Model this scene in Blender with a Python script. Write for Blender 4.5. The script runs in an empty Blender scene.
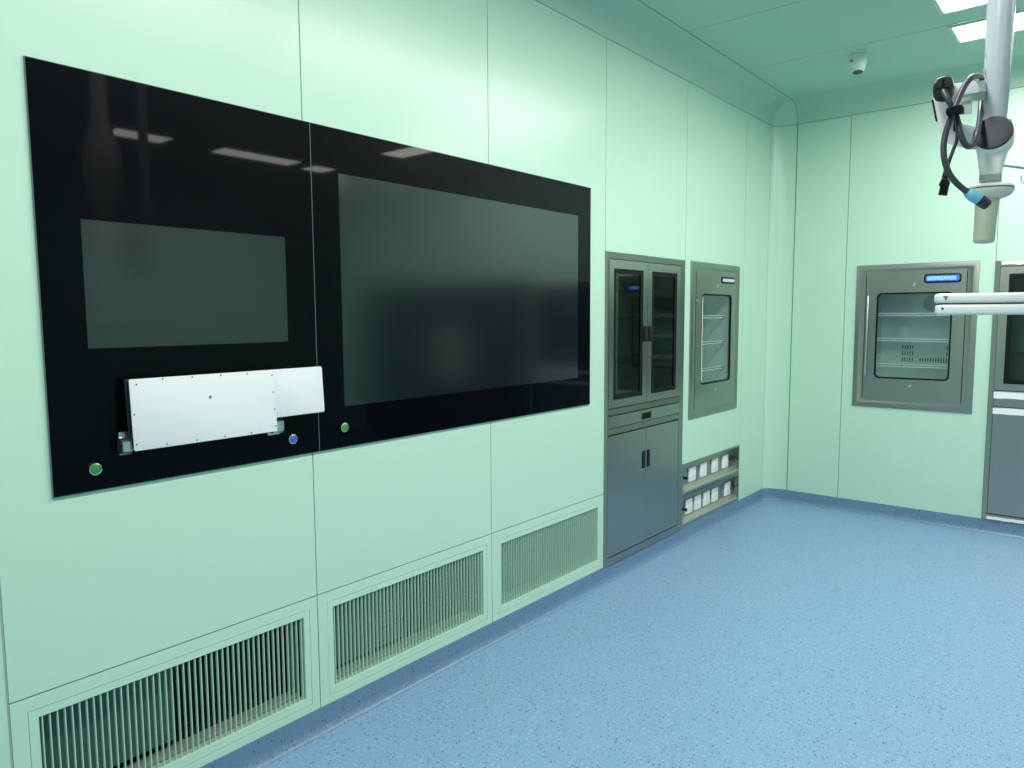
import bpy, bmesh, math, random
from mathutils import Vector, Matrix
random.seed(7)
S = bpy.context.scene
COL = S.collection
PI = math.pi

# ------------------------------------------------------------------ camera
CAM = Vector((2.2694, 0.0, 1.59))
CR = Vector((0.77096925, 0.63684785, -0.00558806))
CU = Vector((-0.05564381, 0.07609799, 0.99554652))
CF = Vector((-0.6344369, 0.76722481, -0.09410584))
FPX = 731.65
D = 6.170          # back wall
W = 6.40           # right wall
Y0 = -2.20         # wall behind the camera
ZC = 3.270         # ceiling
ZW = 3.111         # top of the wall panels, the cove starts here
CX = 0.185         # cove width
SK = 0.100         # skirting height

def at(u, v, d):
    """point seen at pixel (u, v) standing d metres in front of the camera"""
    return CAM + d * (CF + CR * ((u - 512) / FPX) + CU * ((384 - v) / FPX))

cam_data = bpy.data.cameras.new('camera')
cam = bpy.data.objects.new('camera', cam_data)
COL.objects.link(cam)
m = Matrix((CR, CU, -CF)).transposed().to_4x4()
m.translation = CAM
cam.matrix_world = m
cam_data.sensor_width = 36
cam_data.lens = 36 * FPX / 1024
cam_data.clip_start = 0.05
S.camera = cam

# ------------------------------------------------------------------ materials
def srgb(r, g, b):
    f = lambda c: (c/255/12.92) if c/255 <= .04045 else ((c/255+.055)/1.055)**2.4
    return (f(r), f(g), f(b), 1)

def mat(name, col, rough=.5, metal=0., spec=.5, ior=1.5, noise=0., nscale=6., stretch=None, rvar=0., bump=0., bscale=200.):
    M = bpy.data.materials.new(name); M.use_nodes = True
    nt = M.node_tree; b = nt.nodes['Principled BSDF']
    b.inputs['Base Color'].default_value = col
    b.inputs['Roughness'].default_value = rough
    b.inputs['Metallic'].default_value = metal
    b.inputs['Specular IOR Level'].default_value = spec
    b.inputs['IOR'].default_value = ior
    tc = nt.nodes.new('ShaderNodeTexCoord')
    mp = nt.nodes.new('ShaderNodeMapping')
    nt.links.new(tc.outputs['Object'], mp.inputs['Vector'])
    if stretch: mp.inputs['Scale'].default_value = stretch
    if noise or rvar:
        n = nt.nodes.new('ShaderNodeTexNoise'); n.inputs['Scale'].default_value = nscale
        n.inputs['Detail'].default_value = 3
        nt.links.new(mp.outputs['Vector'], n.inputs['Vector'])
        if noise:
            r = nt.nodes.new('ShaderNodeMapRange')
            r.inputs['To Min'].default_value = 1-noise; r.inputs['To Max'].default_value = 1+noise
            nt.links.new(n.outputs['Fac'], r.inputs['Value'])
            hs = nt.nodes.new('ShaderNodeHueSaturation'); hs.inputs['Color'].default_value = col
            nt.links.new(r.outputs['Result'], hs.inputs['Value'])
            nt.links.new(hs.outputs['Color'], b.inputs['Base Color'])
        if rvar:
            r = nt.nodes.new('ShaderNodeMapRange')
            r.inputs['To Min'].default_value = rough-rvar; r.inputs['To Max'].default_value = rough+rvar
            nt.links.new(n.outputs['Fac'], r.inputs['Value'])
            nt.links.new(r.outputs['Result'], b.inputs['Roughness'])
    if bump:
        n2 = nt.nodes.new('ShaderNodeTexNoise'); n2.inputs['Scale'].default_value = bscale
        nt.links.new(mp.outputs['Vector'], n2.inputs['Vector'])
        bp = nt.nodes.new('ShaderNodeBump'); bp.inputs['Strength'].default_value = bump
        bp.inputs['Distance'].default_value = .002
        nt.links.new(n2.outputs['Fac'], bp.inputs['Height'])
        nt.links.new(bp.outputs['Normal'], b.inputs['Normal'])
    return M

def emit(name, col, strength):
    M = bpy.data.materials.new(name); M.use_nodes = True
    nt = M.node_tree; nt.nodes.remove(nt.nodes['Principled BSDF'])
    e = nt.nodes.new('ShaderNodeEmission'); e.inputs['Color'].default_value = col
    e.inputs['Strength'].default_value = strength
    nt.links.new(e.outputs['Emission'], nt.nodes['Material Output'].inputs['Surface'])
    return M

def pane(name, tint, rough=.02, ior=1.5):
    """thin glazing: clear or smoked pane with its Fresnel reflection"""
    M = bpy.data.materials.new(name); M.use_nodes = True
    nt = M.node_tree; nt.nodes.remove(nt.nodes['Principled BSDF'])
    t = nt.nodes.new('ShaderNodeBsdfTransparent'); t.inputs['Color'].default_value = tint
    g = nt.nodes.new('ShaderNodeBsdfGlossy'); g.inputs['Roughness'].default_value = rough
    fr = nt.nodes.new('ShaderNodeFresnel'); fr.inputs['IOR'].default_value = ior
    mx = nt.nodes.new('ShaderNodeMixShader')
    ge = nt.nodes.new('ShaderNodeNewGeometry'); io = nt.nodes.new('ShaderNodeMix')     # both faces of a thin pane reflect alike
    io.inputs['A'].default_value = ior; io.inputs['B'].default_value = 1/ior
    nt.links.new(ge.outputs['Backfacing'], io.inputs['Factor']); nt.links.new(io.outputs['Result'], fr.inputs['IOR'])
    nt.links.new(fr.outputs['Fac'], mx.inputs['Fac'])
    nt.links.new(t.outputs['BSDF'], mx.inputs[1]); nt.links.new(g.outputs['BSDF'], mx.inputs[2])
    nt.links.new(mx.outputs['Shader'], nt.nodes['Material Output'].inputs['Surface'])
    return M

def floor_mat(name='speckled_blue_vinyl', k=.96):
    M = bpy.data.materials.new(name); M.use_nodes = True
    nt = M.node_tree; b = nt.nodes['Principled BSDF']; N = nt.nodes.new; L = nt.links.new
    tc = N('ShaderNodeTexCoord')
    K = lambda r, g, b: (r*k, g*k, b*k, 1)
    def mix(fac, a, bcol):
        x = N('ShaderNodeMix'); x.data_type = 'RGBA'
        L(fac, x.inputs['Factor'])
        if isinstance(a, tuple): x.inputs['A'].default_value = a
        else: L(a, x.inputs['A'])
        x.inputs['B'].default_value = bcol
        return x.outputs['Result']
    def chips(scale, thr_lo, thr_hi, size):
        v = N('ShaderNodeTexVoronoi'); v.inputs['Scale'].default_value = scale
        L(tc.outputs['Object'], v.inputs['Vector'])
        lt = N('ShaderNodeMath'); lt.operation = 'LESS_THAN'; lt.inputs[1].default_value = size
        L(v.outputs['Distance'], lt.inputs[0])
        sep = N('ShaderNodeSeparateColor'); L(v.outputs['Color'], sep.inputs['Color'])
        gt = N('ShaderNodeMath'); gt.operation = 'GREATER_THAN'; gt.inputs[1].default_value = thr_lo
        L(sep.outputs['Red'], gt.inputs[0])
        l2 = N('ShaderNodeMath'); l2.operation = 'LESS_THAN'; l2.inputs[1].default_value = thr_hi
        L(sep.outputs['Red'], l2.inputs[0])
        m1 = N('ShaderNodeMath'); m1.operation = 'MULTIPLY'; L(lt.outputs[0], m1.inputs[0]); L(gt.outputs[0], m1.inputs[1])
        m2 = N('ShaderNodeMath'); m2.operation = 'MULTIPLY'; L(m1.outputs[0], m2.inputs[0]); L(l2.outputs[0], m2.inputs[1])
        return m2.outputs[0]
    n = N('ShaderNodeTexNoise'); n.inputs['Scale'].default_value = 70; n.inputs['Detail'].default_value = 4
    L(tc.outputs['Object'], n.inputs['Vector'])
    c = mix(n.outputs['Fac'], K(.170, .325, .505), K(.240, .400, .590))
    c = mix(chips(150, .80, 1.0, .42), c, K(.33, .53, .70))
    c = mix(chips(110, .0, .12, .34), c, K(.050, .105, .20))
    c = mix(chips(60, .0, .16, .19), c, K(.020, .040, .085))
    L(c, b.inputs['Base Color'])
    b.inputs['Roughness'].default_value = .42
    b.inputs['Specular IOR Level'].default_value = .45
    n2 = N('ShaderNodeTexNoise'); n2.inputs['Scale'].default_value = 300
    L(tc.outputs['Object'], n2.inputs['Vector'])
    bp = N('ShaderNodeBump'); bp.inputs['Strength'].default_value = .12; bp.inputs['Distance'].default_value = .001
    L(n2.outputs['Fac'], bp.inputs['Height']); L(bp.outputs['Normal'], b.inputs['Normal'])
    return M

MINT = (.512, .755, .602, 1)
M_wall = mat('mint_steel_panel', MINT, .27, spec=.42, noise=.02, nscale=1.5, bump=.02, bscale=3)
M_seam = mat('panel_joint', (.20, .34, .28, 1), .6)
M_filler = mat('grey_joint_filler', (.30, .40, .38, 1), .5)
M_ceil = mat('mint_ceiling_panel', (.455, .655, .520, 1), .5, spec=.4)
M_floor = floor_mat()
M_skirt = floor_mat('darkened_floor_vinyl', .68)  # floor vinyl colours scaled darker for the skirting
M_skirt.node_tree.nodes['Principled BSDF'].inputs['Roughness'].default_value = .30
M_vent = mat('mint_grille_paint', (.525, .76, .60, 1), .4)
M_blade = mat('pale_mint_blade', (.47, .72, .58, 1), .4)
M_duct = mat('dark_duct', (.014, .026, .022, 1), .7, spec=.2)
M_damper = mat('galvanised_green_plate', (.065, .13, .105, 1), .5, noise=.15, nscale=30)
M_sill = mat('pale_duct_sill', (.33, .36, .32, 1), .6, noise=.15, nscale=40)
M_steel = mat('brushed_stainless', (.375, .385, .36, 1), .30, metal=1, rvar=.03, nscale=5, stretch=(2, 2, 60))
M_steel2 = mat('brushed_stainless_frame', (.36, .375, .345, 1), .34, metal=1, rvar=.02, nscale=4, stretch=(30, 2, 2))
M_dsteel = mat('inner_stainless', (.30, .33, .31, 1), .40, metal=1)
M_lip = mat('satin_lip', (.66, .70, .62, 1), .5, metal=1)
M_bright = mat('polished_rail', (.75, .77, .76, 1), .22, metal=1)
M_alu = mat('silver_aluminium', (.66, .70, .71, 1), .33, metal=1)
M_glass = mat('black_glass', (.0004, .0012, .0026, 1), .32, spec=.5, ior=1.13)
_b = M_glass.node_tree.nodes['Principled BSDF']
_b.inputs['Coat Weight'].default_value = .75; _b.inputs['Coat Roughness'].default_value = .03; _b.inputs['Coat IOR'].default_value = 1.18
M_edge = mat('glass_edge', (.10, .16, .15, 1), .25)
M_screen = mat('matte_screen', (.004, .009, .011, 1), .15, spec=.5, ior=1.76)
M_white = mat('white_enamel', (.70, .75, .755, 1), .38, noise=.015, nscale=5)
M_pwhite = mat('white_plastic', (.86, .88, .88, 1), .35)
M_film = mat('wrapped_white_film', (.44, .50, .55, 1), .22, noise=.12, nscale=9, stretch=(3, 3, .8), bump=.5, bscale=30)
M_satin = mat('satin_white', (.86, .88, .88, 1), .35)
M_socket = mat('white_socket', (.86, .90, .89, 1), .35)
M_black = mat('black_plastic', (.008, .010, .011, 1), .45, spec=.25)
M_rubber = mat('black_rubber_seal', (.004, .007, .007, 1), .55, spec=.18)
M_dgrey = mat('dark_grey_plastic', (.021, .029, .034, 1), .42, spec=.35)
M_doorgrey = mat('dark_grey_door', (.022, .030, .030, 1), .5, spec=.3)
M_cable = mat('grey_cable', (.045, .054, .062, 1), .38, spec=.4)
M_bcable = mat('black_cable', (.018, .020, .024, 1), .4)
M_lblue = mat('light_blue_collar', (.16, .50, .68, 1), .45)
M_navy = mat('navy_plug', (.018, .024, .050, 1), .4)
M_brass = mat('brass_pin', (.60, .45, .20, 1), .3, metal=1)
M_beige = mat('beige_plastic', (.54, .56, .45, 1), .42)
M_collar = mat('grey_collar', (.40, .44, .43, 1), .4)
M_cream = mat('cream_plastic', (.72, .73, .62, 1), .4)
M_screw = mat('dark_screw', (.12, .15, .15, 1), .4, metal=.6)
M_lockm = mat('brass_lock', (.33, .36, .22, 1), .4, metal=.5)
M_green = mat('green_button', (.035, .26, .045, 1), .35)
M_blue = mat('blue_button', (.03, .12, .48, 1), .35)
M_chrome = mat('chrome_ring', (.62, .66, .62, 1), .2, metal=1)
M_inner = mat('pale_liner', (.62, .70, .70, 1), .45)
M_slot = mat('slot_shadow', (.05, .08, .08, 1), .6)
M_pin = mat('pale_grey_slot', (.45, .48, .47, 1), .5)
M_mark = mat('pale_scuff', (.62, .66, .60, 1), .5)
M_cctv = mat('white_camera_shell', (.70, .80, .75, 1), .4)
M_lens = mat('dark_lens', (.01, .03, .025, 1), .12)
M_logo = mat('grey_badge', (.16, .22, .20, 1), .5)
M_red = mat('dark_red_plastic', (.06, .02, .02, 1), .45)
M_dispb = emit('blue_display', (.035, .14, .70, 1), .75)
M_displ = emit('display_characters', (.20, .44, .98, 1), .85)
M_dispw = emit('pale_display', (.62, .74, .74, 1), .36)
M_tube = emit('cabinet_light_strip', (1, .95, .92, 1), .45)
M_lamp = emit('light_diffuser', (1.06, 1, .975, 1), 11.0)
M_pane_smoke = pane('smoked_pane', (.60, .66, .63, 1), .03)
M_pane_clear = pane('clear_pane', (.86, .92, .91, 1), .03)
M_shelfglass = pane('shelf_glass', (.80, .88, .86, 1), .05)

# ------------------------------------------------------------------ mesh builder
class MB:
    def __init__(s): s.bm = bmesh.new(); s.mi = 0
    def _tag(s, faces):
        for f in faces: f.material_index = s.mi
    def poly(s, pts):
        f = s.bm.faces.new([s.bm.verts.new(p) for p in pts]); s._tag([f]); return f
    def box(s, a, b, bevel=0., seg=2, M=None):
        a, b = Vector(a), Vector(b)
        lo = Vector([min(a[i], b[i]) for i in range(3)]); hi = Vector([max(a[i], b[i]) for i in range(3)])
        t = bmesh.new()
        bmesh.ops.create_cube(t, size=1)
        for v in t.verts: v.co = Vector([lo[i] + (v.co[i]+.5)*(hi[i]-lo[i]) for i in range(3)])
        if bevel:
            bmesh.ops.bevel(t, geom=list(t.edges), offset=min(bevel, .49*min(hi-lo)), segments=seg, affect='EDGES', profile=.5)
        s._merge(t, M)
    def _merge(s, t, M=None):
        mp = {}
        for v in t.verts: mp[v] = s.bm.verts.new(M @ v.co if M else v.co)
        fs = []
        for f in t.faces:
            try: fs.append(s.bm.faces.new([mp[v] for v in f.verts]))
            except ValueError: pass
        s._tag(fs); t.free()
    def prism(s, pts, off, bevel=0., seg=2):
        """outline pts extruded by the vector off"""
        t = bmesh.new(); off = Vector(off)
        a = [t.verts.new(p) for p in pts]; b = [t.verts.new(Vector(p)+off) for p in pts]
        t.faces.new(a); t.faces.new(b[::-1]); n = len(pts)
        for i in range(n): t.faces.new([a[i], b[i], b[(i+1) % n], a[(i+1) % n]])
        bmesh.ops.recalc_face_normals(t, faces=t.faces)
        if bevel:
            es = [e for e in t.edges if (all(v in a for v in e.verts) or all(v in b for v in e.verts))]
            bmesh.ops.bevel(t, geom=es, offset=bevel, segments=seg, affect='EDGES', profile=.5)
        s._merge(t)
    def rings(s, loops, cap0=False, cap1=False, closed=True):
        vs = [[s.bm.verts.new(p) for p in l] for l in loops]; fs = []
        n = len(loops[0])
        for i in range(len(vs)-1):
            for j in range(n if closed else n-1):
                k = (j+1) % n
                fs.append(s.bm.faces.new([vs[i][j], vs[i][k], vs[i+1][k], vs[i+1][j]]))
        if cap0: fs.append(s.bm.faces.new(vs[0][::-1]))
        if cap1: fs.append(s.bm.faces.new(vs[-1]))
        s._tag(fs)
    def lathe(s, prof, o=(0, 0, 0), ax=(0, 0, 1), n=40, sx=1.):
        """profile of (radius, height) turned round the axis ax through o"""
        o = Vector(o); ax = Vector(ax).normalized()
        e = ax.orthogonal().normalized(); g = ax.cross(e)
        s.rings([[o + ax*h + (e*math.cos(2*PI*k/n)*sx + g*math.sin(2*PI*k/n))*max(r, 1e-4) for k in range(n)] for r, h in prof], True, True)
    def tube(s, path, r, n=12, sm=6):
        P = [Vector(p) for p in path]
        if len(P) > 2 and sm:
            Q = []
            for i in range(len(P)-1):
                p0 = P[max(i-1, 0)]; p1 = P[i]; p2 = P[i+1]; p3 = P[min(i+2, len(P)-1)]
                for k in range(sm):
                    t = k/sm
                    Q.append(.5*((2*p1)+(p2-p0)*t+(2*p0-5*p1+4*p2-p3)*t*t+(3*p1-p0-3*p2+p3)*t**3))
            Q.append(P[-1]); P = Q
        up = None; loops = []
        for i, p in enumerate(P):
            t = (P[min(i+1, len(P)-1)]-P[max(i-1, 0)]).normalized()
            if up is None: up = t.orthogonal().normalized()
            up = (up - t*up.dot(t)).normalized(); g = t.cross(up)
            rr = r[min(int(i/len(P)*len(r)), len(r)-1)] if isinstance(r, (list, tuple)) else r
            loops.append([p + (up*math.cos(2*PI*k/n)+g*math.sin(2*PI*k/n))*rr for k in range(n)])
        s.rings(loops, True, True)

def build_each(name, mb, mt, parent, lab=None, **k):
    """one object for every separate piece"""
    bm = mb.bm; bm.verts.index_update(); left = set(bm.verts); out = []
    while left:
        st = [left.pop()]; isl = set(st)
        while st:
            for e in st.pop().link_edges:
                for v in e.verts:
                    if v in left: left.discard(v); isl.add(v); st.append(v)
        q = MB(); mp = {v: q.bm.verts.new(v.co) for v in isl}
        for f in {f for v in isl for f in v.link_faces}: q.bm.faces.new([mp[v] for v in f.verts])
        out.append(build(name, q, mt, parent, lab, **k))
    bm.free()
    return out

def label(o, lab=None, cat=None, group=None, kind=None):
    if lab: o['label'] = lab
    if cat: o['category'] = cat
    if group: o['group'] = group
    if kind: o['kind'] = kind
    return o

def build(name, mb, mats, parent=None, lab=None, smooth=True, origin=None, recalc=True):
    if recalc: bmesh.ops.recalc_face_normals(mb.bm, faces=mb.bm.faces)
    me = bpy.data.meshes.new(name)
    if origin is not None:
        for v in mb.bm.verts: v.co -= Vector(origin)
    mb.bm.to_mesh(me); mb.bm.free()
    for q in (mats if isinstance(mats, (list, tuple)) else [mats]): me.materials.append(q)
    if smooth:
        for p in me.polygons: p.use_smooth = True
        me.set_sharp_from_angle(angle=math.radians(32))
    o = bpy.data.objects.new(name, me); COL.objects.link(o)
    if parent is not None: o.parent = parent
    if lab: o['label'] = lab
    return o

def empty(name, loc, rz, lab, cat, group=None):
    o = bpy.data.objects.new(name, None); o.empty_display_size = .05; COL.objects.link(o)
    o.location = loc; o.rotation_euler = (0, 0, rz)
    return label(o, lab, cat, group)

def copy_tree(o, parent=None):
    c = o.copy(); COL.objects.link(c)
    if parent is not None: c.parent = parent
    for ch in list(o.children): copy_tree(ch, c)
    return c

# wall-mounted things are built in a local frame: +X to the right, +Y into the wall, +Z up
LEFT = PI/2        # rotation of a thing on the left wall
BACK = 0.0

def rrect(x0, z0, x1, z1, r, y=0., n=6):
    """rounded rectangle loop in the XZ plane"""
    L = []
    for cx, cz, a0 in ((x1-r, z1-r, 0), (x0+r, z1-r, PI/2), (x0+r, z0+r, PI), (x1-r, z0+r, 1.5*PI)):
        for k in range(n+1):
            a = a0 + PI/2*k/n
            L.append(Vector((cx+r*math.cos(a), y, cz+r*math.sin(a))))
    return L

def frame_plate(mb, outer, inner, y0, y1, ri=0., ro=0., n=6):
    """flat plate from y0 (front) to y1 (back) with a window cut in it"""
    ro = max(ro, 1e-4); ri = max(ri, 1e-4)
    of, ob = rrect(*outer, ro, y0, n), rrect(*outer, ro, y1, n)
    i_f, ib = rrect(*inner, ri, y0, n), rrect(*inner, ri, y1, n)
    mb.rings([ob, of, i_f, ib, ob])

# ------------------------------------------------------------------ setting: walls
def sheet(mb, us, vs, holes, P, gap, depth, off=None):
    """panels us x vs with open joints and cut-outs; P(u, v, d) -> 3D point, d = depth behind the face"""
    def cells(u0, u1, v0, v1, d):
        ub = sorted({u0, u1} | {h[i] for h in holes for i in (0, 2) if u0 < h[i] < u1})
        vb = sorted({v0, v1} | {h[i] for h in holes for i in (1, 3) if v0 < h[i] < v1})
        for i in range(len(ub)-1):
            for j in range(len(vb)-1):
                cu, cv = (ub[i]+ub[i+1])/2, (vb[j]+vb[j+1])/2
                if any(h[0] < cu < h[2] and h[1] < cv < h[3] for h in holes): continue
                mb.poly([P(ub[i], vb[j], d), P(ub[i+1], vb[j], d), P(ub[i+1], vb[j+1], d), P(ub[i], vb[j+1], d)])
    for (u0, u1, v0, v1) in [(a[0], a[1], b[0], b[1]) for a in us for b in vs]:
        pass
    return cells

def panel_wall(name, panels, holes, P, gap=.0022, depth=.010, mats=None, ext=None):
    """panels: list of (u0, v0, u1, v1)"""
    mb = MB()
    cells = sheet(mb, [], [], holes, P, gap, depth)
    inside = lambda u, v: any(h[0] < u < h[2] and h[1] < v < h[3] for h in holes)
    for (u0, v0, u1, v1) in panels:
        a, b, c, d = u0+gap, v0+gap, u1-gap, v1-gap
        mb.mi = 0
        cells(a, c, b, d, 0.)
        for (p, q) in (((a, b), (c, b)), ((c, b), (c, d)), ((c, d), (a, d)), ((a, d), (a, b))):
            n = 40
            for k in range(n):
                s0 = (p[0]+(q[0]-p[0])*k/n, p[1]+(q[1]-p[1])*k/n); s1 = (p[0]+(q[0]-p[0])*(k+1)/n, p[1]+(q[1]-p[1])*(k+1)/n)
                if inside((s0[0]+s1[0])/2, (s0[1]+s1[1])/2): continue
                mb.poly([P(*s0, 0.), P(*s1, 0.), P(*s1, depth), P(*s0, depth)])
    mb.mi = 1
    e = ext or (min(p[0] for p in panels), min(p[1] for p in panels), max(p[2] for p in panels), max(p[3] for p in panels))
    cells(e[0], e[2], e[1], e[3], depth)
    o = build(name, mb, mats or [M_wall, M_seam], smooth=False, recalc=False)
    return label(o, kind='structure')

YS = [.588 + .998*k for k in range(-3, 6)]           # joints of the wall panels on the left wall
PL = []
for i in range(len(YS)-1):
    a, b = YS[i], YS[i+1]
    if .5 < a < 3.5:
        PL += [(a, .542, b, ZW)]
    else:
        PL += [(a, SK-.02, b, ZW)]
PL += [(YS[-1], SK-.02, 6.08, ZW), (Y0, SK-.02, YS[0], ZW)]
V0 = YS[3]; CAB0 = YS[6]; CABW = .980
HL = [(V0, 0, CAB0, .542), (CAB0, SK, CAB0+CABW, 1.949), (4.672, .87, 5.478, 1.938), (4.585, .112, 5.560, .552)]
panel_wall('wall_left', PL, HL, lambda u, v, d: (-d, u, v), ext=(Y0, 0, 6.08, ZW))
# thick grey joint filler strip left of the first grille
fj = MB(); fj.box((-.009, V0-.004, SK), (.0006, V0+.001, ZW))
label(build('trim_3', fj, M_filler), kind='structure')

XB = [.182, .590, 1.582, 2.580, 3.560, 4.560, 5.560, W]
FR2 = (.673, .859, 1.488, 1.956)
DOOR = (2.60, 0., 5.35, 1.97)
HB = [(1.582, SK, 1.582+CABW, 1.949), (.686, .872, 1.475, 1.943), DOOR]
PB = [(XB[i], SK-.02, XB[i+1], ZW) for i in range(len(XB)-1)]
panel_wall('wall_back', PB, HB, lambda u, v, d: (u, D+d, v), ext=(.182, 0, W, ZW))
mb = MB(); mb.poly([(W, Y0, 0), (W, D, 0), (W, D, ZC), (W, Y0, ZC)])
label(build('wall_right', mb, M_wall), kind='structure')
mb = MB(); mb.poly([(0, Y0, 0), (W, Y0, 0), (W, Y0, ZC), (0, Y0, ZC)])
label(build('wall_front', mb, M_wall), kind='structure')
mb = MB(); mb.box((-.05, Y0, -.06), (W, D+.05, 0))
label(build('floor', mb, M_floor), kind='structure')

# ceiling, joints run across the room
ys = [Y0, Y0+.26] + [4.190-.907*k for k in range(6, -1, -1)] + [5.097, D-CX]
ys = sorted(set(ys))
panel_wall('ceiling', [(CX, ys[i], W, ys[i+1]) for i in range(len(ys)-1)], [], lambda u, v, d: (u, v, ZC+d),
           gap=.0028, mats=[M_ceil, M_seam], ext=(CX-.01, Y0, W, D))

# coves between wall and ceiling
def prof(t): return CX*(1-math.cos(t*PI/2)), ZW + (ZC-ZW)*math.sin(t*PI/2)
NT = 14
mb = MB()
mb.rings([[(prof(k/NT)[0], (6.08 - .095*prof(k/NT)[0]/CX) if e else Y0, prof(k/NT)[1] + (.003 if k == 0 else 0)) for k in range(NT+1)] for e in (0, 1)], closed=False)
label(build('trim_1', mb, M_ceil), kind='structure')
mb = MB()
mb.rings([[(X, D-prof(k/NT)[0], prof(k/NT)[1] + (.003 if k == 0 else 0)) for k in range(NT+1)] for X in (CX, W)], closed=False)
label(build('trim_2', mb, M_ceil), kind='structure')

# rounded corner piece, wall height and cove height
def corner(px, s):
    ax, ay = px, 6.08 - .095*px/CX
    bx, by = .180 + .003*px/CX, D-px
    return ax+(bx-ax)*(1-math.cos(s*PI/2)), ay+(by-ay)*math.sin(s*PI/2)
NSG = 14
mb = MB()
loops = [[(*corner(0, j/NSG), z) for j in range(NSG+1)] for z in (0., ZW-.002)]
mb.rings(loops, closed=False)
mb.rings([[(*corner(prof(k/NT)[0]*.997, j/NSG), prof(k/NT)[1]+(.003 if k == 0 else 0)) for j in range(NSG+1)] for k in range(NT+1)], closed=False)
label(build('wall_corner', mb, M_wall), kind='structure')
# joint lines of the corner piece: dark gasket strips
mb = MB()
def ribbon(pts, w):
    for p, q in zip(pts, pts[1:]): mb.tube([p, q], w, 6, 0)
ribbon([(corner(0, 1)[0], D-.0005, SK), (corner(0, 1)[0], D-.0005, ZW)], .0022)
ribbon([(.183, D-prof(k/NT)[0]+.0004, prof(k/NT)[1]+.0004) for k in range(NT+1)], .0026)
ribbon([(*corner(0, j/NSG), ZW+.0005) for j in range(NSG+1)], .0026)
label(build('trim_4', mb, M_seam), kind='structure')
mb = MB()
mb.tube([(0.0, 6.079, SK), (0.0, 6.079, ZW)], .0012, 6, 0)
mb.tube([(-.002, Y0, ZW+.0005), (-.002, 6.08, ZW+.0005)], .0030, 6, 0)
mb.tube([(.18, D+.002, ZW+.0005), (W, D+.002, ZW+.0005)], .0030, 6, 0)
mb.tube([(CX, Y0, ZC), (CX, D-CX, ZC)], .0028, 6, 0)
label(build('trim_5', mb, M_seam), kind='structure')

# coved vinyl skirting
SKP = [(-.012, SK), (.0030, SK), (.0034, .040), (.0046, .024), (.0080, .0130), (.0130, .0060), (.0180, .0020), (.0220, .0004)]
mb = MB()
path = [((0, Y0), (1, 0)), ((0, 6.08), (1, 0))]
for j in range(1, NSG):
    x, y = corner(0, j/NSG); a = (j/NSG)*PI/2
    path.append(((x, y), (math.cos(a), -math.sin(a))))
path.append(((.18, D), (0, -1)))
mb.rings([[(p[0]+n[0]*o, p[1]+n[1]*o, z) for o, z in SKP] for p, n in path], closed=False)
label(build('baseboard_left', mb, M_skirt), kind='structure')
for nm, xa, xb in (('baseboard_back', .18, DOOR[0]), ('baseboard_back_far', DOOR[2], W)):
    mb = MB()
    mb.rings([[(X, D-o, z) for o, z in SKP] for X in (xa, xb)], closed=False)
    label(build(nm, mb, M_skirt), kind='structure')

# steel double door further along the back wall (it shows as the dark shape mirrored in the large screen)
def steel_door():
    root = bpy.data.objects.new('door_1', None); COL.objects.link(root); root.location = (DOOR[0], D, 0)
    root['kind'] = 'structure'
    w = DOOR[2]-DOOR[0]
    mb = MB(); frame_plate(mb, (0, 0, w, DOOR[3]), (.06, .001, w-.06, DOOR[3]-.06), -.012, .05)
    build('door_frame', mb, M_doorgrey, root)
    xs = 4.60-DOOR[0]
    mb = MB(); frame_plate(mb, (.06, .004, xs, DOOR[3]-.062), (3.50-DOOR[0], .80, 4.10-DOOR[0], 1.50), .0, .04, .02)
    lf = build('door_leaf', mb, M_doorgrey, root)
    mb = MB(); mb.box((3.50-DOOR[0], .018, .80), (4.10-DOOR[0], .024, 1.50)); build('pane', mb, M_sill, lf)
    mb = MB(); mb.box((xs-.09, -.035, .95), (xs-.07, .0, 1.25), .006); build('handle', mb, M_alu, lf)
    mb = MB(); mb.box((xs+.004, .004, .004), (w-.06, .04, DOOR[3]-.062), .003); build('side_panel', mb, M_doorgrey, root)
steel_door()

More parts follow.
